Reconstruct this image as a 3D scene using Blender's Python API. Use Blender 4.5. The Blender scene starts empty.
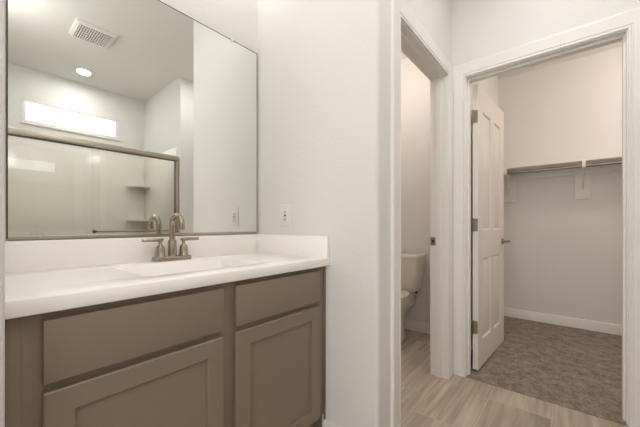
import bpy, bmesh, math, random
from mathutils import Vector, Matrix

# ------------------------------------------------------------------ camera, world, lamps, exposure
SC = bpy.context.scene
COL = SC.collection
EYE = 1.03
cam_data = bpy.data.cameras.new('camera')
cam_data.sensor_width = 36.0
cam_data.lens = 299.0 / 640.0 * 36.0
cam_data.shift_y = 11.5 / 640.0
cam_data.clip_start = 0.02
cam = bpy.data.objects.new('camera', cam_data)
COL.objects.link(cam)
cam.location = (0, 0, EYE)
cam.rotation_euler = (math.radians(90), 0, math.atan2(0.6435, 0.7655) - math.radians(90))
SC.camera = cam

world = bpy.data.worlds.new('daylight')
SC.world = world
world.use_nodes = True
bg = world.node_tree.nodes['Background']
bg.inputs['Color'].default_value = (0.99, 0.98, 0.96, 1)
bg.inputs['Strength'].default_value = 3.0

SC.view_settings.view_transform = 'Standard'
SC.view_settings.look = 'None'
SC.view_settings.gamma = 1.0
SC.view_settings.use_curve_mapping = False
SC.view_settings.exposure = 0.13
SC.cycles.max_bounces = 14
SC.cycles.diffuse_bounces = 8
SC.cycles.glossy_bounces = 8
SC.cycles.transparent_max_bounces = 12
SC.cycles.sample_clamp_indirect = 4.0
SC.cycles.blur_glossy = 0.5

CEIL = 2.72
FL = -0.018        # floor level

def disk_lamp(name, loc, size, watts, color, rot=(0, 0, 0), shape='DISK', size_y=None):
    l = bpy.data.lights.new(name, 'AREA')
    l.shape = shape
    l.size = size
    if size_y:
        l.size_y = size_y
    l.energy = watts
    l.color = color
    o = bpy.data.objects.new(name, l)
    o.location = loc
    o.rotation_euler = rot
    COL.objects.link(o)
    return o

WARM = (1.0, 0.865, 0.775)
NEUT = (1.0, 0.985, 0.968)
def globe_lamp(name, loc, radius, watts, color):
    l = bpy.data.lights.new(name, 'POINT')
    l.shadow_soft_size = radius
    l.energy = watts
    l.color = color
    o = bpy.data.objects.new(name, l)
    o.location = loc
    COL.objects.link(o)
    return o

globe_lamp('added_fill_globe', (0.0, -0.12, 2.38), 0.12, 12, NEUT)  # added fill light over the camera, brightens the room and shower
disk_lamp('added_fill_vanity', (0.50, 0.62, CEIL - 0.012), 0.16, 2.2, NEUT)  # unseen fill added to lift the counter and mirror wall
for vx_ in (0.30, 0.60, 0.90):
    globe_lamp('vanity_bulb', (vx_, 1.36, 2.50), 0.05, 1.1, NEUT)
disk_lamp('added_fill_hall', (1.60, 0.0, CEIL - 0.012), 0.16, 5, NEUT)  # added fill, hidden from the mirror, brightens the walls around the doorways
disk_lamp('ceiling_lamp_shower', (0.846, -1.15, CEIL - 0.02), 0.11, 4.5, NEUT)
globe_lamp('closet_globe_lamp', (3.05, -0.75, 2.45), 0.12, 18, WARM)
globe_lamp('toilet_room_globe_lamp', (2.2, 1.3, 2.45), 0.10, 9, WARM)

# ------------------------------------------------------------------ materials
def new_mat(name):
    m = bpy.data.materials.new(name)
    m.use_nodes = True
    nt = m.node_tree
    return m, nt, nt.nodes['Principled BSDF']

def lin(r, g, b):
    f = lambda c: (c / 255 / 12.92) if c / 255 <= 0.04045 else ((c / 255 + 0.055) / 1.055) ** 2.4
    return (f(r), f(g), f(b), 1)

def plain(name, rgb, rough=0.5, metal=0.0, coat=0.0, noise=None, bump=0.0, bscale=200):
    m, nt, p = new_mat(name)
    p.inputs['Base Color'].default_value = lin(*rgb)
    p.inputs['Roughness'].default_value = rough
    p.inputs['Metallic'].default_value = metal
    p.inputs['Coat Weight'].default_value = coat
    tc = nt.nodes.new('ShaderNodeTexCoord')
    n = nt.nodes.new('ShaderNodeTexNoise')
    n.inputs['Scale'].default_value = bscale
    n.inputs['Detail'].default_value = 3
    nt.links.new(tc.outputs['Object'], n.inputs['Vector'])
    if noise:
        r = nt.nodes.new('ShaderNodeMapRange')
        r.inputs['To Min'].default_value = rough - noise
        r.inputs['To Max'].default_value = rough + noise
        nt.links.new(n.outputs['Fac'], r.inputs['Value'])
        nt.links.new(r.outputs['Result'], p.inputs['Roughness'])
    if bump:
        b = nt.nodes.new('ShaderNodeBump')
        b.inputs['Strength'].default_value = bump
        b.inputs['Distance'].default_value = 0.004
        nt.links.new(n.outputs['Fac'], b.inputs['Height'])
        nt.links.new(b.outputs['Normal'], p.inputs['Normal'])
    return m

M = {}
M['wall'] = plain('wall_paint', (222, 220, 217), 0.62, bump=0.38, bscale=75)
M['ceiling'] = plain('ceiling_paint', (228, 226, 222), 0.8, bump=0.2, bscale=60)
M['trim'] = plain('trim_paint', (232, 229, 225), 0.38)
M['door'] = plain('door_paint', (228, 223, 217), 0.38)
M['cab'] = plain('taupe_cabinet_paint', (131, 114, 99), 0.42, noise=0.05, bump=0.03, bscale=120)
M['cab_in'] = plain('cabinet_frame_paint', (130, 113, 98), 0.45, noise=0.05)
M['marble'] = plain('white_cultured_marble', (246, 242, 239), 0.16, noise=0.03, bscale=12)
M['nickel'] = plain('brushed_champagne_nickel', (168, 155, 137), 0.27, metal=1.0)
M['rail'] = plain('satin_nickel', (186, 176, 160), 0.3, metal=1.0, noise=0.05)
M['dark_rail'] = plain('dark_gasket', (70, 64, 56), 0.5)
M['hinge'] = plain('aged_nickel', (150, 138, 120), 0.38, metal=0.9)
M['china'] = plain('white_porcelain', (226, 218, 208), 0.12, coat=0.4)
M['acrylic'] = plain('glossy_white_acrylic', (236, 232, 224), 0.18, noise=0.02, bscale=8)
M['plastic'] = plain('white_plastic', (230, 226, 220), 0.38)
M['device'] = plain('outlet_plastic', (224, 221, 218), 0.4)
M['slot'] = plain('dark_slot', (40, 38, 36), 0.7)
M['ventgrey'] = plain('vent_shadow_grey', (88, 86, 80), 0.7)
M['melamine'] = plain('white_melamine', (232, 228, 223), 0.5)
M['chrome'] = plain('chrome_rod', (150, 146, 140), 0.3, metal=1.0)

m, nt, p = new_mat('mirror_silver')
p.inputs['Base Color'].default_value = (0.87, 0.89, 0.855, 1)
p.inputs['Metallic'].default_value = 1
p.inputs['Roughness'].default_value = 0.0
M['mirror'] = m

def glass_mat(name, tint, spec):
    m = bpy.data.materials.new(name)
    m.use_nodes = True
    nt = m.node_tree
    nt.nodes.clear()
    out = nt.nodes.new('ShaderNodeOutputMaterial')
    mix = nt.nodes.new('ShaderNodeMixShader')
    tr = nt.nodes.new('ShaderNodeBsdfTransparent')
    gl = nt.nodes.new('ShaderNodeBsdfGlossy')
    fr = nt.nodes.new('ShaderNodeFresnel')
    mul = nt.nodes.new('ShaderNodeMath')
    mul.operation = 'MULTIPLY'
    mul.inputs[1].default_value = spec
    fr.inputs['IOR'].default_value = 1.5
    tr.inputs['Color'].default_value = tint
    gl.inputs['Roughness'].default_value = 0.0
    nt.links.new(fr.outputs['Fac'], mul.inputs[0])
    nt.links.new(mul.outputs[0], mix.inputs['Fac'])
    nt.links.new(tr.outputs[0], mix.inputs[1])
    nt.links.new(gl.outputs[0], mix.inputs[2])
    nt.links.new(mix.outputs[0], out.inputs['Surface'])
    return m
M['glass'] = glass_mat('shower_glass', (0.985, 0.988, 0.98, 1), 1.5)
M['pane'] = glass_mat('window_glass', (0.97, 0.98, 0.98, 1), 0.8)

m, nt, p = new_mat('lit_lens')
p.inputs['Base Color'].default_value = (1, 1, 1, 1)
p.inputs['Emission Color'].default_value = (1, 0.96, 0.9, 1)
p.inputs['Emission Strength'].default_value = 6
M['lens'] = m

def tile_mat():
    m, nt, p = new_mat('striated_beige_tile')
    N, L = nt.nodes.new, nt.links.new
    def math_(op, a, b=None):
        n = N('ShaderNodeMath'); n.operation = op
        for i, v in enumerate((a, b)):
            if v is None: continue
            if isinstance(v, (int, float)): n.inputs[i].default_value = v
            else: L(v, n.inputs[i])
        return n.outputs[0]
    tc = N('ShaderNodeTexCoord'); sep = N('ShaderNodeSeparateXYZ')
    L(tc.outputs['Object'], sep.inputs[0])
    x, y = sep.outputs['X'], sep.outputs['Y']
    TW, TL, G = 0.305, 0.61, 0.0042
    rowf = math_('DIVIDE', math_('SUBTRACT', y, 0.080 - 10 * TW), TW)
    row = math_('FLOOR', rowf)
    fy = math_('SUBTRACT', rowf, row)
    # joints: row 9 of this count holds y .08 - .385 ; each row slides a third of a tile
    shift = math_('MULTIPLY', math_('SUBTRACT', row, 10.0), TL / 3.0)
    colf = math_('DIVIDE', math_('ADD', math_('SUBTRACT', x, math_('ADD', shift, 2.04)), 100 * TL), TL)
    colm = math_('FLOOR', colf)
    fx = math_('SUBTRACT', colf, colm)
    ey = math_('MULTIPLY', math_('MINIMUM', fy, math_('SUBTRACT', 1.0, fy)), TW)
    ex = math_('MULTIPLY', math_('MINIMUM', fx, math_('SUBTRACT', 1.0, fx)), TL)
    e = math_('MINIMUM', ex, ey)
    grout = math_('LESS_THAN', e, G * 0.5)
    tid = N('ShaderNodeCombineXYZ'); L(row, tid.inputs[0]); L(colm, tid.inputs[1])
    wn = N('ShaderNodeTexWhiteNoise'); wn.noise_dimensions = '3D'; L(tid.outputs[0], wn.inputs['Vector'])
    st = N('ShaderNodeCombineXYZ')
    L(math_('MULTIPLY', x, 2.6), st.inputs[0])
    L(math_('MULTIPLY', y, 38.0), st.inputs[1])
    L(math_('MULTIPLY', wn.outputs['Value'], 50.0), st.inputs[2])
    n1 = N('ShaderNodeTexNoise'); n1.inputs['Scale'].default_value = 1.0; n1.inputs['Detail'].default_value = 4
    L(st.outputs[0], n1.inputs['Vector'])
    st2 = N('ShaderNodeCombineXYZ')
    L(math_('MULTIPLY', x, 1.0), st2.inputs[0])
    L(math_('MULTIPLY', y, 11.0), st2.inputs[1])
    L(math_('MULTIPLY', wn.outputs['Value'], 90.0), st2.inputs[2])
    n2 = N('ShaderNodeTexNoise'); n2.inputs['Scale'].default_value = 1.0; n2.inputs['Detail'].default_value = 2
    L(st2.outputs[0], n2.inputs['Vector'])
    f = math_('ADD', math_('MULTIPLY', n1.outputs['Fac'], 0.6), math_('MULTIPLY', n2.outputs['Fac'], 0.4))
    f = math_('ADD', f, math_('MULTIPLY', math_('SUBTRACT', wn.outputs['Value'], 0.5), 0.10))
    cr = N('ShaderNodeValToRGB')
    cr.color_ramp.elements[0].position = 0.30; cr.color_ramp.elements[0].color = lin(140, 126, 111)
    cr.color_ramp.elements[1].position = 0.70; cr.color_ramp.elements[1].color = lin(203, 191, 177)
    el = cr.color_ramp.elements.new(0.5); el.color = lin(179, 164, 147)
    L(f, cr.inputs[0])
    mx = N('ShaderNodeMix'); mx.data_type = 'RGBA'
    L(grout, mx.inputs['Factor']); L(cr.outputs[0], mx.inputs['A'])
    mx.inputs['B'].default_value = lin(192, 181, 167)
    L(mx.outputs['Result'], p.inputs['Base Color'])
    p.inputs['Roughness'].default_value = 0.42
    b = N('ShaderNodeBump'); b.inputs['Strength'].default_value = 0.4; b.inputs['Distance'].default_value = 0.002
    L(math_('MULTIPLY', math_('MINIMUM', e, 0.004), 250.0), b.inputs['Height'])
    L(b.outputs['Normal'], p.inputs['Normal'])
    return m
M['tile'] = tile_mat()

def carpet_mat():
    m, nt, p = new_mat('taupe_cut_pile_carpet')
    N, L = nt.nodes.new, nt.links.new
    tc = N('ShaderNodeTexCoord')
    n = N('ShaderNodeTexNoise'); n.inputs['Scale'].default_value = 180; n.inputs['Detail'].default_value = 4
    n2 = N('ShaderNodeTexNoise'); n2.inputs['Scale'].default_value = 16; n2.inputs['Detail'].default_value = 5
    n3 = N('ShaderNodeTexNoise'); n3.inputs['Scale'].default_value = 55; n3.inputs['Detail'].default_value = 3
    for k in (n, n2, n3): L(tc.outputs['Object'], k.inputs['Vector'])
    def add(a, wa, b, wb):
        m1 = N('ShaderNodeMath'); m1.operation = 'MULTIPLY'; L(a, m1.inputs[0]); m1.inputs[1].default_value = wa
        m2 = N('ShaderNodeMath'); m2.operation = 'MULTIPLY_ADD'; L(b, m2.inputs[0]); m2.inputs[1].default_value = wb; L(m1.outputs[0], m2.inputs[2])
        return m2.outputs[0]
    f = add(n.outputs['Fac'], 0.35, n2.outputs['Fac'], 0.35)
    f = add(f, 1.0, n3.outputs['Fac'], 0.3)
    cr = N('ShaderNodeValToRGB')
    cr.color_ramp.elements[0].position = 0.36; cr.color_ramp.elements[0].color = lin(108, 96, 86)
    cr.color_ramp.elements[1].position = 0.64; cr.color_ramp.elements[1].color = lin(168, 155, 143)
    L(f, cr.inputs[0]); L(cr.outputs[0], p.inputs['Base Color'])
    p.inputs['Roughness'].default_value = 1.0
    p.inputs['Specular IOR Level'].default_value = 0.05
    b = N('ShaderNodeBump'); b.inputs['Strength'].default_value = 0.9; b.inputs['Distance'].default_value = 0.006
    L(f, b.inputs['Height']); L(b.outputs['Normal'], p.inputs['Normal'])
    return m
M['carpet'] = carpet_mat()

# ------------------------------------------------------------------ helpers
def obj(name, bm, mat, parent=None, smooth=35):
    """Links a bmesh as one mesh object. Vertices are in the parent's space."""
    bmesh.ops.recalc_face_normals(bm, faces=bm.faces)
    me = bpy.data.meshes.new(name)
    bm.to_mesh(me); bm.free()
    me.materials.append(mat)
    if smooth:
        for pl in me.polygons: pl.use_smooth = True
        me.set_sharp_from_angle(angle=math.radians(smooth))
    o = bpy.data.objects.new(name, me)
    COL.objects.link(o)
    if parent: o.parent = parent
    return o

def thing(name, label, cat, loc=(0, 0, 0), rotz=0, group=None):
    o = bpy.data.objects.new(name, None)
    COL.objects.link(o)
    o.location = loc; o.rotation_euler = (0, 0, rotz)
    o.empty_display_size = 0.05
    o['label'] = label; o['category'] = cat
    if group: o['group'] = group
    return o

def tag(o, label, cat, group=None):
    o['label'] = label; o['category'] = cat
    if group: o['group'] = group
    return o

def struct(o, label=None, cat=None):
    o['kind'] = 'structure'
    if label: o['label'] = label
    if cat: o['category'] = cat
    return o

def B(): return bmesh.new()

def box(bm, x0, x1, y0, y1, z0, z1, bev=0, seg=2):
    r = bmesh.ops.create_cube(bm, size=1)
    vs = r['verts']
    for v in vs:
        v.co = Vector(((x0 + x1) / 2 + v.co.x * (x1 - x0), (y0 + y1) / 2 + v.co.y * (y1 - y0), (z0 + z1) / 2 + v.co.z * (z1 - z0)))
    if bev:
        es = list({e for v in vs for e in v.link_edges})
        bmesh.ops.bevel(bm, geom=es, offset=bev, segments=seg, profile=0.5, affect='EDGES')
    return bm

def bx(*a, **k): return box(B(), *a, **k)

def prism(bm, pts, z0, z1):
    lo = [bm.verts.new((x, y, z0)) for x, y in pts]
    hi = [bm.verts.new((x, y, z1)) for x, y in pts]
    n = len(pts)
    for i in range(n):
        bm.faces.new((lo[i], lo[(i + 1) % n], hi[(i + 1) % n], hi[i]))
    bm.faces.new(lo); bm.faces.new(hi)
    return bm

def loft(bm, rings, cap0=True, cap1=True):
    rs = [[bm.verts.new(c) for c in r] for r in rings]
    n = len(rs[0])
    for a, b in zip(rs[:-1], rs[1:]):
        for i in range(n):
            bm.faces.new((a[i], a[(i + 1) % n], b[(i + 1) % n], b[i]))
    if cap0: bm.faces.new(rs[0])
    if cap1: bm.faces.new(rs[-1])
    return bm

def tube(bm, pts, r, seg=16):
    """A round tube along points; r a number or one per point."""
    pts = [Vector(q) for q in pts]
    rr = r if isinstance(r, (list, tuple)) else [r] * len(pts)
    t0 = (pts[1] - pts[0]).normalized()
    ref = Vector((0, 0, 1)) if abs(t0.z) < 0.9 else Vector((1, 0, 0))
    u = t0.cross(ref).normalized()
    rings = []
    for i, q in enumerate(pts):
        t = (pts[min(i + 1, len(pts) - 1)] - pts[max(i - 1, 0)]).normalized()
        u = (u - t * u.dot(t)).normalized()
        w = t.cross(u)
        rings.append([q + (u * math.cos(2 * math.pi * k / seg) + w * math.sin(2 * math.pi * k / seg)) * rr[i] for k in range(seg)])
    return loft(bm, rings)

def lathe(bm, prof, c=(0, 0, 0), seg=32):
    """prof: (radius, z) pairs from bottom to top."""
    rings = [[(c[0] + r * math.cos(2 * math.pi * k / seg), c[1] + r * math.sin(2 * math.pi * k / seg), c[2] + z) for k in range(seg)] for r, z in prof]
    return loft(bm, rings)

def rrect(cx, cy, hx, hy, r, n=6):
    """Rounded rectangle, n steps a corner; n even so each corner has a middle point."""
    out = []
    for sx, sy, a0 in ((1, 1, 0), (-1, 1, 90), (-1, -1, 180), (1, -1, 270)):
        for k in range(n + 1):
            a = math.radians(a0 + 90 * k / n)
            out.append((cx + sx * (hx - r) + r * math.cos(a), cy + sy * (hy - r) + r * math.sin(a)))
    return out

# ------------------------------------------------------------------ large structure
YM = 1.482          # mirror wall
XB = 1.165          # wall at the vanity's right end
YT = 0.649          # wall with the toilet-room doorway
XC = 2.224          # wall with the closet doorway
YS = -0.473         # front of the shower
T = 0.11

struct(obj('floor', bx(-1.4, XC, -1.65, 1.85, -0.12, FL), M['tile']), 'beige striated tile floor', 'floor')
bm = bx(XC, 3.0, YT, 1.85, -0.12, FL)
struct(obj('floor_toilet_room', bm, M['tile']), 'beige striated tile floor of the toilet room', 'floor')
bm = bx(XC, 4.1, -1.5, YT, -0.12, FL + 0.005)
struct(obj('floor_closet_carpet', bm, M['carpet']), 'taupe brown carpet on the closet floor', 'carpet')
struct(obj('ceiling', bx(-1.4, 4.1, -1.65, 1.85, CEIL, CEIL + 0.1), M['ceiling']), 'off white textured ceiling', 'ceiling')

WC0, WC1, DH = 1.379, 2.108, 2.045       # toilet-room doorway, head height
CL0, CL1 = -0.221, 0.553                 # closet doorway
J = 0.018                                # jamb thickness

def wall(name, bm, label): return struct(obj(name, bm, M['wall'], smooth=30), label, 'wall')

wall('wall_back', bx(-0.08, XB, YM, YM + T, FL, CEIL), 'off white wall behind the mirror')
# the wall at the vanity's end turns a bullnose corner into the toilet-room doorway
pts = [(XB, 1.80)]
for k in range(9):
    a = math.radians(180 + 90 * k / 8)
    pts.append((XB + 0.02 + 0.02 * math.cos(a), YT + 0.02 + 0.02 * math.sin(a)))
pts += [(WC0 - J, YT), (WC0 - J, YT + T), (XB + 0.12, YT + T), (XB + 0.12, 1.80)]
wall('wall_right', prism(B(), pts, FL, CEIL), 'off white textured wall at the right end of the vanity')
wall('wall_above_toilet_doorway', bx(WC0 - J, WC1 + J, YT, YT + T, DH + J, CEIL), 'off white wall above the toilet room doorway')
wall('wall_between_toilet_closet', bx(WC1 + J, 4.1, YT, YT + T, FL, CEIL), 'wall between toilet room and closet')
bm = B()
box(bm, XC, XC + T, CL1 + J, YT, FL, CEIL)
box(bm, XC, XC + T, CL0 - J, CL1 + J, DH + J, CEIL)
box(bm, XC, XC + T, YS, CL0 - J, FL, CEIL)
wall('wall_end', bm, 'off white wall around the closet doorway')
wall('wall_closet_back', bx(4.0, 4.1, -1.5, YT, FL, CEIL), 'warm off white back wall of the closet')
wall('wall_closet_right', bx(XC + T, 4.0, -1.5, -1.4, FL, CEIL), 'right side wall of the closet')
wall('wall_toilet_back', bx(2.88, 3.0, YT + T, 1.80, FL, CEIL), 'warm off white wall behind the toilet')
wall('wall_toilet_side', bx(XB + 0.12, 2.88, 1.72, 1.80, FL, CEIL), 'side wall of the toilet room')
wall('wall_shower_end', bx(1.59, XC + T, -1.53, YS, FL, CEIL), 'off white wall at the right end of the shower')
# shower back wall with the window hole
WX0, WX1, WZ0, WZ1 = 0.386, 1.29, 2.125, 2.40
bm = B()
box(bm, -0.05, 2.334, -1.65, -1.53, FL, WZ0)
box(bm, -0.05, 2.334, -1.65, -1.53, WZ1, CEIL)
box(bm, -0.05, WX0, -1.65, -1.53, WZ0, WZ1)
box(bm, WX1, 2.334, -1.65, -1.53, WZ0, WZ1)
wall('wall_shower_back', bm, 'off white wall with the narrow window above the shower')
wall('wall_shower_left', bx(-0.06, 0.05, -1.53, YS, FL, CEIL), 'wall at the left end of the shower')
bm = bx(-1.3, -0.06, YS - 0.1, YS, FL, CEIL)
wall('wall_entry_front', bm, 'wall left of the shower')
# short wall that ends at the vanity's left
pts = [(-0.08, YM + T), (-0.08, 0.88)]
for cx, a0 in ((-0.06, 180), (0.033, 270)):
    for k in range(7):
        a = math.radians(a0 + 90 * k / 6)
        pts.append((cx + 0.02 * math.cos(a), 0.88 + 0.02 * math.sin(a)))
pts += [(0.053, YM), (0.053, YM + T)]
wall('wall_stub', prism(B(), pts, FL, CEIL), 'grey white wall end at the left of the vanity')
wall('wall_entry_back', bx(-1.3, -0.08, 0.90, 1.0, FL, CEIL), 'wall left of the vanity alcove')
bm = B()
box(bm, -1.4, -1.3, YS - 0.1, -0.10, FL, CEIL)
box(bm, -1.4, -1.3, 0.78, 1.0, FL, CEIL)
box(bm, -1.4, -1.3, -0.10, 0.78, 2.10, CEIL)
wall('wall_left', bm, 'wall with the entry opening')

# ---- casings, jambs, baseboards
CAS = [(0.0, 0.0), (0.0, 0.011), (0.002, 0.0125), (0.010, 0.0125), (0.0125, 0.0085), (0.0165, 0.0085), (0.019, 0.0125), (0.080, 0.0165), (0.086, 0.0155), (0.089, 0.012), (0.089, 0.0)]

def casing(name, to3, s0, s1, h, label, z0=FL):
    """U of moulding round an opening; to3(s, v, z) places it."""
    rev = 0.005
    bm = B()
    rings = [[to3(s0 - rev - u, v, z0) for u, v in CAS], [to3(s0 - rev - u, v, h + rev + u) for u, v in CAS],
             [to3(s1 + rev + u, v, h + rev + u) for u, v in CAS], [to3(s1 + rev + u, v, z0) for u, v in CAS]]
    loft(bm, rings)
    return struct(obj(name, bm, M['trim'], smooth=0), label, 'trim')

def jamb(name, to3, s0, s1, h, t, stop, label, z0=FL):
    """Jamb lining an opening through a wall of thickness t with a door stop between stop[0] and stop[1] (depths)."""
    prof = [(0, 0), (stop[0], 0), (stop[0], 0.011), (stop[1], 0.011), (stop[1], 0), (t, 0), (t, -J), (0, -J)]
    bm = B()
    rings = [[to3(s0 + p_, -d, z0) for d, p_ in prof], [to3(s0 + p_, -d, h - p_) for d, p_ in prof],
             [to3(s1 - p_, -d, h - p_) for d, p_ in prof], [to3(s1 - p_, -d, z0) for d, p_ in prof]]
    loft(bm, rings)
    return struct(obj(name, bm, M['trim'], smooth=0), label, 'trim')

wc3 = lambda s, v, z: (s, YT - v, z)
wc3b = lambda s, v, z: (s, YT + T + v, z)
cl3 = lambda s, v, z: (XC - v, s, z)
cl3b = lambda s, v, z: (XC + T + v, s, z)
casing('trim_1', wc3, WC0, WC1, DH, 'white casing around the toilet room doorway')
casing('trim_2', cl3, CL0, CL1, DH, 'white casing around the closet doorway')
jw = jamb('trim_4', wc3, WC0, WC1, DH, T, (0.034, 0.069), 'white jamb of the toilet room doorway')
jc = jamb('trim_5', cl3, CL0, CL1, DH, T, (0.036, 0.071), 'white jamb of the closet doorway', FL + 0.0052)
# strike plate on the far jamb of the toilet room door
bm = B()
box(bm, WC1 - 0.0018, WC1, YT + T - 0.036, YT + T - 0.002, 0.888, 0.945, 0.0006, 1)
sp = obj('strike_plate', bm, M['hinge'], jw)
bm = bx(WC1 - 0.0026, WC1 - 0.0016, YT + T - 0.027, YT + T - 0.012, 0.905, 0.928)
obj('latch_hole', bm, M['slot'], sp)

def baseboard(name, x0, x1, y0, y1, z0=FL, h=0.096, face=None):
    bm = bx(x0, x1, y0, y1, z0, z0 + h)
    top = [v for v in bm.verts if v.co.z > z0 + h - 1e-5]
    # bevel the top edge on the room side
    es = [e for e in bm.edges if all(v in top for v in e.verts)]
    bmesh.ops.bevel(bm, geom=es, offset=0.006, segments=2, profile=0.6, affect='EDGES')
    return struct(obj(name, bm, M['trim']), face, 'baseboard')
BT = 0.014
baseboard('baseboard_closet_back', 4.0 - BT, 4.0, -1.4, YT, FL + 0.005, 0.096, 'white baseboard along the closet back wall')
baseboard('baseboard_closet_left', XC + T + 0.02, 4.0 - BT, YT - BT, YT, FL + 0.005, 0.096, 'white baseboard along the closet left wall')
baseboard('baseboard_toilet_back', 2.88 - BT, 2.88, YT + T, 1.72, FL, 0.1, 'white baseboard behind the toilet')
baseboard('baseboard_toilet_side', XB + 0.12, 2.88 - BT, 1.72 - BT, 1.72, FL, 0.1, 'white baseboard along the toilet room side wall')
baseboard('baseboard_right', XB - BT, XB, YT + 0.02, 0.944, FL, 0.08, 'white baseboard beside the vanity')
baseboard('baseboard_doorway', XB + 0.02, WC0 - 0.095, YT - BT, YT, FL, 0.08, 'white baseboard beside the toilet room doorway')
baseboard('baseboard_end', XC - BT, XC, YS, CL0 - 0.095, FL, 0.1, 'white baseboard right of the closet doorway')
baseboard('baseboard_shower_end', 1.60, XC - BT, YS, YS + BT, FL, 0.1, 'white baseboard beside the shower')

# ---- window above the shower
w = thing('window_1', 'narrow horizontal window above the shower', 'window', ((WX0 + WX1) / 2, -1.5285, WZ0))
struct(w)
wl = (WX1 - WX0) / 2; wh = WZ1 - WZ0
bm = B()
F = 0.036
box(bm, -wl, wl, -0.035, 0.0, 0, F, 0.003); box(bm, -wl, wl, -0.035, 0.0, wh - F, wh, 0.003)
box(bm, -wl, -wl + F, -0.035, 0.0, F, wh - F, 0.003); box(bm, wl - F, wl, -0.035, 0.0, F, wh - F, 0.003)
obj('window_frame', bm, M['plastic'], w)
obj('window_pane', bx(-wl + F, wl - F, -0.022, -0.016, F, wh - F), M['pane'], w)
bm = bx(-wl - 0.004, wl + 0.004, 0.0005, 0.014, -0.008, 0.004)
obj('window_sill', bm, M['trim'], w)

# ------------------------------------------------------------------ vanity
VX0, VX1 = 0.0545, 1.1635
FY = 0.946          # face frame front
CT = 0.869          # counter top
van = thing('vanity_cabinet', 'taupe painted vanity cabinet under the white countertop', 'cabinet', (VX0, FY, 0))
def V(x0, x1, y0, y1, z0, z1, **k): return bx(x0 - VX0, x1 - VX0, y0 - FY, y1 - FY, z0, z1, **k)
bm = B()
def vbox(bm, x0, x1, y0, y1, z0, z1, bev=0): box(bm, x0 - VX0, x1 - VX0, y0 - FY, y1 - FY, z0, z1, bev)
CB = CT - 0.041
vbox(bm, VX0, VX0 + 0.016, FY + 0.019, YM - 0.001, FL, CB)
vbox(bm, VX1 - 0.016, VX1, FY + 0.019, YM - 0.001, FL, CB)
vbox(bm, VX0 + 0.016, VX1 - 0.016, FY + 0.019, YM - 0.001, 0.085, 0.10)
vbox(bm, VX0 + 0.016, VX1 - 0.016, YM - 0.008, YM - 0.001, 0.10, CB)
obj('carcass', bm, M['cab_in'], van)
bm = B()
for x0, x1 in ((VX0, 0.128), (0.565, 0.650), (1.085, VX1)):
    vbox(bm, x0, x1, FY, FY + 0.019, 0.09, CB, 0.0012)
for z0, z1 in ((0.09, 0.135), (0.625, 0.675), (0.797, CB)):
    for x0, x1 in ((0.128, 0.565), (0.650, 1.085)):
        vbox(bm, x0, x1, FY + 0.0005, FY + 0.019, z0, z1)
obj('face_frame', bm, M['cab_in'], van)
obj('filler_strip', V(VX0, 0.0815, FY - 0.0025, FY, 0.09, CB, bev=0.001), M['cab'], van)
obj('scribe_strip', V(1.1535, VX1, FY - 0.006, FY, FL, CB, bev=0.001), M['cab'], van)
obj('toe_kick', V(VX0 + 0.016, VX1 - 0.016, FY + 0.06, FY + 0.075, FL, 0.085), M['cab_in'], van)
PX = ((0.117, 0.583), (0.636, 1.104))
for x0, x1 in PX:
    obj('drawer_front', V(x0, x1, FY - 0.0195, FY - 0.0005, 0.661, 0.8095, bev=0.0035), M['cab'], van)
    # shaker door: four rails and stiles and a recessed panel
    z0, z1, R_ = 0.098, 0.6405, 0.058
    bm = B()
    y0, y1 = FY - 0.0195, FY - 0.0005
    def ring(inset, y): return [(x0 + inset - VX0, y - FY, z0 + inset), (x1 - inset - VX0, y - FY, z0 + inset), (x1 - inset - VX0, y - FY, z1 - inset), (x0 + inset - VX0, y - FY, z1 - inset)]
    loft(bm, [ring(0, y1), ring(0, y0 + 0.003), ring(0.003, y0), ring(R_ - 0.001, y0), ring(R_, y0 + 0.001), ring(R_ + 0.001, y0 + 0.0095)], True, False)
    d = obj('cabinet_door', bm, M['cab'], van)
    bm = bx(x0 + R_ - 0.002 - VX0, x1 - R_ + 0.002 - VX0, -0.010, -0.004, z0 + R_ - 0.002, z1 - R_ + 0.002)
    obj('recessed_panel', bm, M['cab'], d)

# countertop with its integral basin, back and side splash
CX0, CX1, CY0, CY1 = 0.0545, 1.1635, 0.915, YM - 0.001
top = thing('vanity_countertop', 'white cultured marble vanity countertop with rectangular integral basin', 'countertop', (CX0, CY0, CT))
BX0, BX1, BY0, BY1 = 0.365, 0.835, 1.012, 1.345
bcx, bcy, bhx, bhy = (BX0 + BX1) / 2, (BY0 + BY1) / 2, (BX1 - BX0) / 2, (BY1 - BY0) / 2
NC = 6
rim = rrect(bcx, bcy, bhx, bhy, 0.035, NC)
def outer(inset):
    out = []
    X0, X1, Y0, Y1 = CX0 + inset, CX1 - inset, CY0 + inset, CY1 - inset
    for c in range(4):
        for k in range(NC + 1):
            x, y = rim[c * (NC + 1) + k]
            corner = ((X1, Y1), (X0, Y1), (X0, Y0), (X1, Y0))[c]
            first_side_is_x = c in (0, 2)     # arc starts on a side of constant x
            if k == NC // 2: q = corner
            elif (k < NC // 2) == first_side_is_x: q = (corner[0], y)
            else: q = (x, corner[1])
            out.append(q)
    return out
def lift(ps, z): return [(x - CX0, y - CY0, z) for x, y in ps]
rings = [lift(outer(0.03), -0.040), lift(outer(0.003), -0.040), lift(outer(0.0), -0.037), lift(outer(0.0), -0.0045), lift(outer(0.0014), -0.0014), lift(outer(0.0045), 0.0)]
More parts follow.
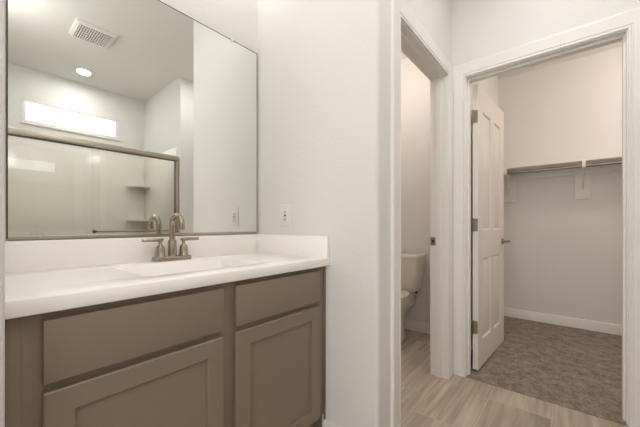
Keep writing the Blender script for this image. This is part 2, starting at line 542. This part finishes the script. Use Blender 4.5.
rings += [lift(rrect(bcx, bcy, bhx + 0.004, bhy + 0.004, 0.038, NC), 0.0), lift(rim, -0.0015),
          lift(rrect(bcx, bcy, bhx - 0.004, bhy - 0.004, 0.034, NC), -0.006),
          lift(rrect(bcx, bcy, bhx - 0.016, bhy - 0.012, 0.034, NC), -0.05),
          lift(rrect(bcx, bcy, bhx - 0.045, bhy - 0.030, 0.034, NC), -0.10),
          lift(rrect(bcx, bcy, bhx - 0.075, bhy - 0.055, 0.030, NC), -0.118),
          lift(rrect(bcx, bcy, 0.03, 0.028, 0.02, NC), -0.126)]
bm = loft(B(), rings, False, True)
obj('slab', bm, M['marble'], top, smooth=50)
SPL = 0.9746 - CT
obj('backsplash', bx(0, CX1 - CX0, CY1 - 0.020 - CY0, CY1 - CY0, -0.004, SPL, bev=0.003), M['marble'], top)
obj('side_splash', bx(CX1 - 0.020 - CX0, CX1 - CX0, 0.002, CY1 - 0.020 - CY0, -0.004, SPL, bev=0.003), M['marble'], top)
dr = obj('drain', lathe(B(), [(0.030, -0.127), (0.030, -0.1225), (0.026, -0.1205), (0.020, -0.1225), (0.019, -0.1215), (0.004, -0.119)], (bcx - CX0, bcy - CY0, 0)), M['nickel'], top)

# faucet
FX, FYc = 0.613, 1.40
fa = thing('faucet', 'brushed nickel two handle faucet behind the basin', 'faucet', (FX, FYc, CT + 0.0003))
bm = B()
b0 = rrect(0, 0, 0.081, 0.028, 0.012, 6)
loft(bm, [[(x, y, 0) for x, y in b0], [(x, y, 0.015) for x, y in b0],
          [(x, y, 0.019) for x, y in rrect(0, 0, 0.078, 0.025, 0.011, 6)]])
obj('base_plate', bm, M['nickel'], fa)
bm = lathe(B(), [(0.021, 0.016), (0.021, 0.019), (0.0185, 0.022), (0.0180, 0.088), (0.0165, 0.091), (0.0135, 0.092)])
obj('spout_body', bm, M['nickel'], fa)
pts = [(0, 0, 0.090), (0, 0, 0.156)]
RR = 0.046
for k in range(1, 17):
    a = math.radians(180 * k / 16)
    pts.append((0, -RR + RR * math.cos(a), 0.156 + RR * math.sin(a)))
pts.append((0, -2 * RR, 0.140))
obj('spout', tube(B(), pts, 0.0128, 20), M['nickel'], fa)
for s in (-1, 1):
    hx = 0.052 * s
    h = obj('handle', lathe(B(), [(0.0225, 0.016), (0.0225, 0.020), (0.0205, 0.023), (0.0175, 0.058), (0.0160, 0.064), (0.0090, 0.071), (0.0075, 0.074), (0.0075, 0.088)], (hx, 0, 0), 24), M['nickel'], fa)
    obj('lever', tube(B(), [(hx - s * 0.012, 0, 0.0945), (hx - s * 0.010, 0, 0.0945), (hx + s * 0.072, 0, 0.0945), (hx + s * 0.074, 0, 0.0945)], [0.006, 0.0080, 0.0072, 0.006], 14), M['nickel'], h)

# mirror
MX0, MX1, MZ0, MZ1 = 0.096, 1.152, 0.978, 2.077
mir = thing('wall_mirror', 'large frameless wall mirror above the vanity backsplash', 'mirror', (MX0, YM, MZ0))
obj('mirror_glass', bx(0, MX1 - MX0, -0.0075, -0.0015, 0.004, MZ1 - MZ0), M['mirror'], mir, smooth=0)
bm = B()
box(bm, 0, MX1 - MX0, -0.0115, -0.0005, 0.0, 0.004); box(bm, 0, MX1 - MX0, -0.0115, -0.0085, 0.004, 0.013, 0.001)
obj('bottom_channel', bm, M['rail'], mir)
bm = B()
box(bm, MX1 - MX0, MX1 - MX0 + 0.003, -0.0085, -0.0005, 0.004, MZ1 - MZ0)
box(bm, 0, MX1 - MX0 + 0.003, -0.0085, -0.0005, MZ1 - MZ0, MZ1 - MZ0 + 0.003)
box(bm, -0.004, 0, -0.0085, -0.0005, 0.004, MZ1 - MZ0)
obj('edge_trim', bm, M['dark_rail'], mir)
bm = bx(0.969 - MX0, 0.985 - MX0, -0.011, -0.0005, MZ1 - MZ0 + 0.003, MZ1 - MZ0 + 0.016, bev=0.002)
box(bm, 0.969 - MX0, 0.985 - MX0, -0.012, -0.0088, MZ1 - MZ0 - 0.009, MZ1 - MZ0 + 0.012, 0.001)
obj('mirror_clip', bm, M['plastic'], mir)

# outlet on the right wall
ou = thing('wall_outlet', 'white rectangular wall outlet above the side splash', 'outlet', (XB, 1.228, 1.083))
obj('cover_plate', bx(-0.006, -0.0002, -0.041, 0.041, -0.063, 0.063, bev=0.0025), M['device'], ou)
rc = obj('receptacle', bx(-0.009, -0.0055, -0.017, 0.017, -0.034, 0.034, bev=0.001), M['device'], ou)
bm = B()
bm.free()
for zc in (-0.019, 0.019):
    for yc in (-0.0065, 0.0065):
        obj('slot', bx(-0.0096, -0.0088, yc - 0.0015, yc + 0.0015, zc - 0.004, zc + 0.005), M['slot'], rc)
    obj('slot', bx(-0.0096, -0.0088, -0.0025, 0.0025, zc - 0.012, zc - 0.0075), M['slot'], rc)
obj('test_button', bx(-0.0105, -0.0088, -0.008, 0.008, -0.0045, 0.0045, bev=0.0005), M['ventgrey'], rc)

# ------------------------------------------------------------------ closet door
LW, LH, LT = 0.755, 2.026, 0.035
hinge_at = (XC + T + 0.006, CL1 - 0.013, 0.002)
# leaf in local space: x from hinge edge outwards, y from 0 (closet-wall side) to -LT (the visible face)
dl = thing('door_1', 'white four panel closet door standing open on its hinges', 'door', hinge_at, math.radians(-3.4))
struct(dl)
def door_leaf():
    bm = B()
    xs = [0, 0.118, 0.335, 0.420, 0.637, LW]
    zs = [0, 0.185, 0.785, 0.985, 1.865, LH]
    holes = {(1, 1), (3, 1), (1, 3), (3, 3)}
    for face_y, sgn in ((-LT, 1), (0, -1)):
        for i in range(5):
            for k in range(5):
                a, b, c, d_ = xs[i], xs[i + 1], zs[k], zs[k + 1]
                if (i, k) in holes:
                    def rg(ins, dep): return [(a + ins, face_y + sgn * dep, c + ins), (b - ins, face_y + sgn * dep, c + ins), (b - ins, face_y + sgn * dep, d_ - ins), (a + ins, face_y + sgn * dep, d_ - ins)]
                    loft(bm, [rg(0, 0), rg(0.005, 0.0015), rg(0.012, 0.012), rg(0.019, 0.012), rg(0.040, 0.003), rg(0.042, 0.0025)], False, True)
                else:
                    bm.faces.new([bm.verts.new(q) for q in ((a, face_y, c), (b, face_y, c), (b, face_y, d_), (a, face_y, d_))])
    for q in (((0, 0), (0, 1)), ((1, 0), (1, 1))):
        x = 0 if q[0][0] == 0 else LW
        bm.faces.new([bm.verts.new(v) for v in ((x, 0, 0), (x, -LT, 0), (x, -LT, LH), (x, 0, LH))])
    for z in (0, LH):
        bm.faces.new([bm.verts.new(v) for v in ((0, 0, z), (LW, 0, z), (LW, -LT, z), (0, -LT, z))])
    bmesh.ops.remove_doubles(bm, verts=bm.verts, dist=1e-5)
    return bm
obj('door_panel', door_leaf(), M['door'], dl, smooth=20)
for zc in (0.30, 1.028, 1.80):
    bm = B()
    box(bm, -0.0022, -0.0002, -LT + 0.002, -0.003, zc - 0.045, zc + 0.045, 0.0006, 1)
    tube(bm, [(-0.005, -0.004, zc - 0.047), (-0.005, -0.004, zc + 0.047)], 0.0055, 12)
    box(bm, -0.036, -0.005, 0.0085, 0.0105, zc - 0.045, zc + 0.045, 0.0004, 1)
    obj('hinge', bm, M['hinge'], dl)
for sgn, y0 in ((-1, -LT), (1, 0.0)):
    bm = B()
    xk, zk = LW - 0.062, 0.885
    tube(bm, [(xk, y0, zk), (xk, y0 + sgn * 0.008, zk), (xk, y0 + sgn * 0.010, zk)], [0.027, 0.027, 0.024], 28)
    hd = obj('rose', bm, M['hinge'], dl)
    bm = B()
    tube(bm, [(xk, y0 + sgn * 0.008, zk), (xk, y0 + sgn * 0.046, zk)], 0.0085, 16)
    tube(bm, [(xk + 0.012, y0 + sgn * 0.050, zk), (xk - 0.02, y0 + sgn * 0.051, zk), (xk - 0.10, y0 + sgn * 0.047, zk - 0.002)], [0.009, 0.0085, 0.007], 16)
    obj('lever', bm, M['hinge'], hd)
obj('latch_plate', bx(LW - 0.0004, LW + 0.001, -LT + 0.006, -0.006, 0.90, 0.957), M['rail'], dl)

# ------------------------------------------------------------------ closet fittings
SZ = 1.625
sh = thing('closet_shelf', 'long white shelf across the closet back wall', 'shelf', (4.0, 0, SZ))
obj('shelf_board', bx(-0.300, -0.0005, -1.398, YT - 0.0005, 0, 0.018, bev=0.0015), M['melamine'], sh)
obj('cleat', bx(-0.019, -0.0005, -1.398, YT - 0.0005, -0.085, -0.0003, bev=0.001), M['wall'], sh)
RX, RZ = 4.0 - 0.285, SZ - 0.045
rod = tag(obj('closet_rod', tube(B(), [(RX, -1.399, RZ), (RX, YT - 0.001, RZ)], 0.013, 20), M['chrome']), 'long metal hanging rod under the closet shelf', 'rod')
for yb, lab in ((-0.088, 'white shelf bracket on a backer block at the middle of the closet wall'), (0.535, 'white shelf bracket partly behind the edge of the open closet door')):
    br = thing('shelf_bracket', lab, 'bracket', (4.0 - 0.0195, yb, SZ), 0, 'shelf brackets on the closet wall')
    bm = bx(0.001, 0.0193, -0.06, 0.06, -0.335, -0.0865, bev=0.002)
    obj('backer_block', bm, M['melamine'], br)
    bm = B()
    box(bm, -0.004, 0.0004, -0.014, 0.014, -0.25, -0.001, 0.001, 1)       # wall leg
    box(bm, -0.275, -0.004, -0.012, 0.012, -0.005, -0.001, 0.001, 1)      # arm under the shelf
    # diagonal brace
    a, b_ = Vector((-0.004, 0, -0.235)), Vector((-0.255, 0, -0.006))
    tube(bm, [a, (-0.05, 0, -0.17), (-0.17, 0, -0.05), b_], 0.007, 10)
    obj('bracket_frame', bm, M['plastic'], br)
    bm = B()
    cx_, cz_ = RX - (4.0 - 0.0195), RZ - SZ
    pts = [(cx_ + 0.019 * math.cos(math.radians(t)), 0, cz_ + 0.019 * math.sin(math.radians(t))) for t in range(-200, 21, 20)]
    rings = []
    for q in pts:
        u = Vector((q[0] - cx_, 0, q[2] - cz_)).normalized() * 0.0045
        rings.append([Vector(q) + u + Vector((0, -0.013, 0)), Vector(q) + u + Vector((0, 0.013, 0)), Vector(q) - u + Vector((0, 0.013, 0)), Vector(q) - u + Vector((0, -0.013, 0))])
    loft(bm, rings)
    box(bm, cx_ - 0.026, cx_ - 0.016, -0.013, 0.013, cz_, -0.001, 0.001, 1)
    obj('rod_hook', bm, M['plastic'], br)

# ------------------------------------------------------------------ toilet
to = thing('toilet', 'white two piece toilet behind the toilet room doorway', 'toilet', (2.866, 1.275, FL))
# local: -x is the front
def ell(cx, hx, hy, z, n=32, sq=2.3):
    out = []
    for k in range(n):
        t = 2 * math.pi * k / n
        c, s = math.cos(t), math.sin(t)
        out.append((cx + hx * math.copysign(abs(c) ** (2 / sq), c), hy * math.copysign(abs(s) ** (2 / sq), s), z))
    return out
bm = loft(B(), [ell(-0.37, 0.235, 0.115, 0.0005), ell(-0.37, 0.235, 0.115, 0.03), ell(-0.36, 0.22, 0.100, 0.06), ell(-0.36, 0.215, 0.100, 0.14), ell(-0.39, 0.25, 0.135, 0.25),
                ell(-0.415, 0.285, 0.175, 0.34), ell(-0.42, 0.295, 0.183, 0.375), ell(-0.42, 0.290, 0.180, 0.392)])
obj('bowl', bm, M['china'], to, smooth=60)
bm = bx(-0.22, -0.01, -0.105, 0.105, 0.26, 0.4225, bev=0.02, seg=3)
obj('tank_deck', bm, M['china'], to)
bm = loft(B(), [ell(-0.435, 0.272, 0.180, 0.3925), ell(-0.435, 0.278, 0.186, 0.398), ell(-0.435, 0.278, 0.186, 0.411), ell(-0.435, 0.272, 0.181, 0.414)])
obj('seat', bm, M['china'], to, smooth=60)
bm = loft(B(), [ell(-0.435, 0.272, 0.181, 0.4145), ell(-0.435, 0.276, 0.184, 0.419), ell(-0.435, 0.272, 0.181, 0.430), ell(-0.43, 0.245, 0.158, 0.435)])
obj('seat_lid', bm, M['china'], to, smooth=60)
bm = B()
def tk(z, hx0, hy): return [(x, y, z) for x, y in rrect(-0.012 - hx0, 0, hx0, hy, 0.03, 6)]
loft(bm, [tk(0.423, 0.080, 0.160), tk(0.43, 0.084, 0.167), tk(0.58, 0.090, 0.190), tk(0.735, 0.095, 0.205)])
obj('tank', bm, M['china'], to, smooth=50)
bm = loft(B(), [tk(0.7355, 0.097, 0.209), tk(0.738, 0.1005, 0.213), tk(0.762, 0.1005, 0.213), tk(0.770, 0.096, 0.208), tk(0.7715, 0.088, 0.20)])
obj('tank_lid', bm, M['china'], to, smooth=50)
bm = tube(B(), [(-0.200, 0.15, 0.69), (-0.215, 0.15, 0.69)], 0.011, 14)
tube(bm, [(-0.214, 0.16, 0.69), (-0.216, 0.085, 0.684)], [0.006, 0.0045], 10)
obj('flush_lever', bm, M['chrome'], to)
for s in (-1, 1):
    obj('tank_bolt', lathe(B(), [(0.011, 0.395), (0.011, 0.405), (0.006, 0.4055), (0.006, 0.4232)], (-0.085, s * 0.14, 0), 12), M['slot'], to)

# ------------------------------------------------------------------ shower
su = thing('shower_surround', 'glossy white shower surround with corner shelves behind the glass', 'shower surround', (1.59, -1.53, 0))
SH = 1.93
bm = bx(-1.538, -0.0005, 0.0005, 0.012, 0.05, SH, bev=0.002)
obj('back_panel', bm, M['acrylic'], su)
obj('end_panel', bx(-0.012, -0.0005, 0.0125, 0.975, 0.05, SH, bev=0.002), M['acrylic'], su)
obj('left_panel', bx(-1.5385, -1.527, 0.0125, 0.975, 0.05, SH, bev=0.002), M['acrylic'], su)
bm = B()
box(bm, 0.0515, 1.5895, -1.5295, -0.475, FL + 0.001, 0.0495)
box(bm, 0.0515, 1.5895, -0.60, -0.475, 0.0495, 0.095, 0.008)
struct(obj('floor_shower_pan', bm, M['acrylic']), 'white shower pan under the glass door', 'shower pan')
for zc in (1.10, 1.545):
    bm = B()
    n = 14
    prof = [(-0.0125, 0.0125)] + [(-0.0125 - 0.215 * math.cos(math.radians(90 * k / n)) ** 0.85, 0.0125 + 0.215 * math.sin(math.radians(90 * k / n)) ** 0.85) for k in range(n + 1)]
    prism(bm, prof, zc - 0.020, zc)
    bmesh.ops.bevel(bm, geom=[e for e in bm.edges if abs(e.verts[0].co.z - e.verts[1].co.z) < 1e-6], offset=0.005, segments=2, affect='EDGES')
    obj('corner_shelf', bm, M['acrylic'], su)

SX0, SX1 = 0.052, 1.5775
GY = -0.515
sd = thing('shower_door', 'framed sliding glass shower door with nickel rails', 'shower door', (SX0, GY, 0.0955))
W_ = SX1 - SX0
ZT = 1.815 - 0.0955
bm = B()
box(bm, 0, W_, -0.025, 0.025, ZT - 0.052, ZT, 0.004)
obj('header_rail', bm, M['rail'], sd)
bm = B(); box(bm, 0.02, W_ - 0.02, -0.018, 0.021, ZT - 0.060, ZT - 0.0525)
obj('rail_gasket', bm, M['dark_rail'], sd)
obj('bottom_track', bx(0, W_, -0.025, 0.025, 0, 0.03, bev=0.003), M['rail'], sd)
for x0, x1 in ((0, 0.028), (W_ - 0.028, W_)):
    pst = obj('side_post', bx(x0, x1, -0.02, 0.02, 0.0305, ZT - 0.0525, bev=0.003), M['rail'], sd)
obj('post_gasket', bx(W_ - 0.034, W_ - 0.0285, -0.018, 0.018, 0.0305, ZT - 0.0605), M['dark_rail'], sd)
GL = 0.770 - SX0
obj('glass_panel', bx(0.03, GL + 0.07, -0.015, -0.009, 0.031, ZT - 0.061), M['glass'], sd)
obj('glass_panel', bx(GL, W_ - 0.036, 0.008, 0.014, 0.031, ZT - 0.061), M['glass'], sd)
zt = 0.968 - 0.0955
bm = tube(B(), [(GL + 0.012, 0.052, zt), (W_ - 0.05, 0.052, zt)], 0.0075, 14)
tb = obj('towel_bar', bm, M['hinge'], sd)
for xk in (GL + 0.020, W_ - 0.058):
    obj('bar_post', tube(B(), [(xk, 0.0145, zt), (xk, 0.020, zt), (xk, 0.022, zt), (xk, 0.060, zt)], [0.016, 0.016, 0.011, 0.011], 16), M['dark_rail'], tb)

# ------------------------------------------------------------------ ceiling fittings
vx, vy = 0.735, -0.285
ve = thing('exhaust_vent', 'square white ceiling exhaust vent grille reflected in the mirror', 'vent', (vx, vy, CEIL))
H_ = 0.148
bm = B()
def sq(h, z, n=4): return [(x, y, z) for x, y in rrect(0, 0, h, h, 0.012, 4)]
loft(bm, [sq(H_, -0.0003), sq(H_, -0.010), sq(H_ - 0.018, -0.026), sq(0.120, -0.028), sq(0.118, -0.016)], True, False)
obj('vent_frame', bm, M['plastic'], ve)
obj('duct_opening', bx(-0.119, 0.119, -0.119, 0.119, -0.016, -0.012), M['ventgrey'], ve)
for k in range(14):
    xk = -0.1105 + k * 0.017
    obj('slat', bx(xk - 0.003, xk + 0.003, -0.118, 0.118, -0.027, -0.0165), M['plastic'], ve)
for k in range(5):
    yk = -0.080 + k * 0.040
    obj('cross_bar', bx(-0.118, 0.118, yk - 0.0025, yk + 0.0025, -0.0265, -0.017), M['plastic'], ve)
dn = thing('recessed_light', 'round recessed downlight glowing in the ceiling above the shower', 'ceiling light', (0.846, -1.15, CEIL))
obj('trim_ring', lathe(B(), [(0.060, -0.0003), (0.083, -0.0003), (0.083, -0.004), (0.066, -0.008), (0.062, -0.006), (0.060, -0.0006)], (0, 0, 0), 40), M['plastic'], dn)
obj('lens', lathe(B(), [(0.0600, -0.003), (0.0600, -0.006), (0.03, -0.007), (0.002, -0.0072)], (0, 0, 0), 32), M['lens'], dn)
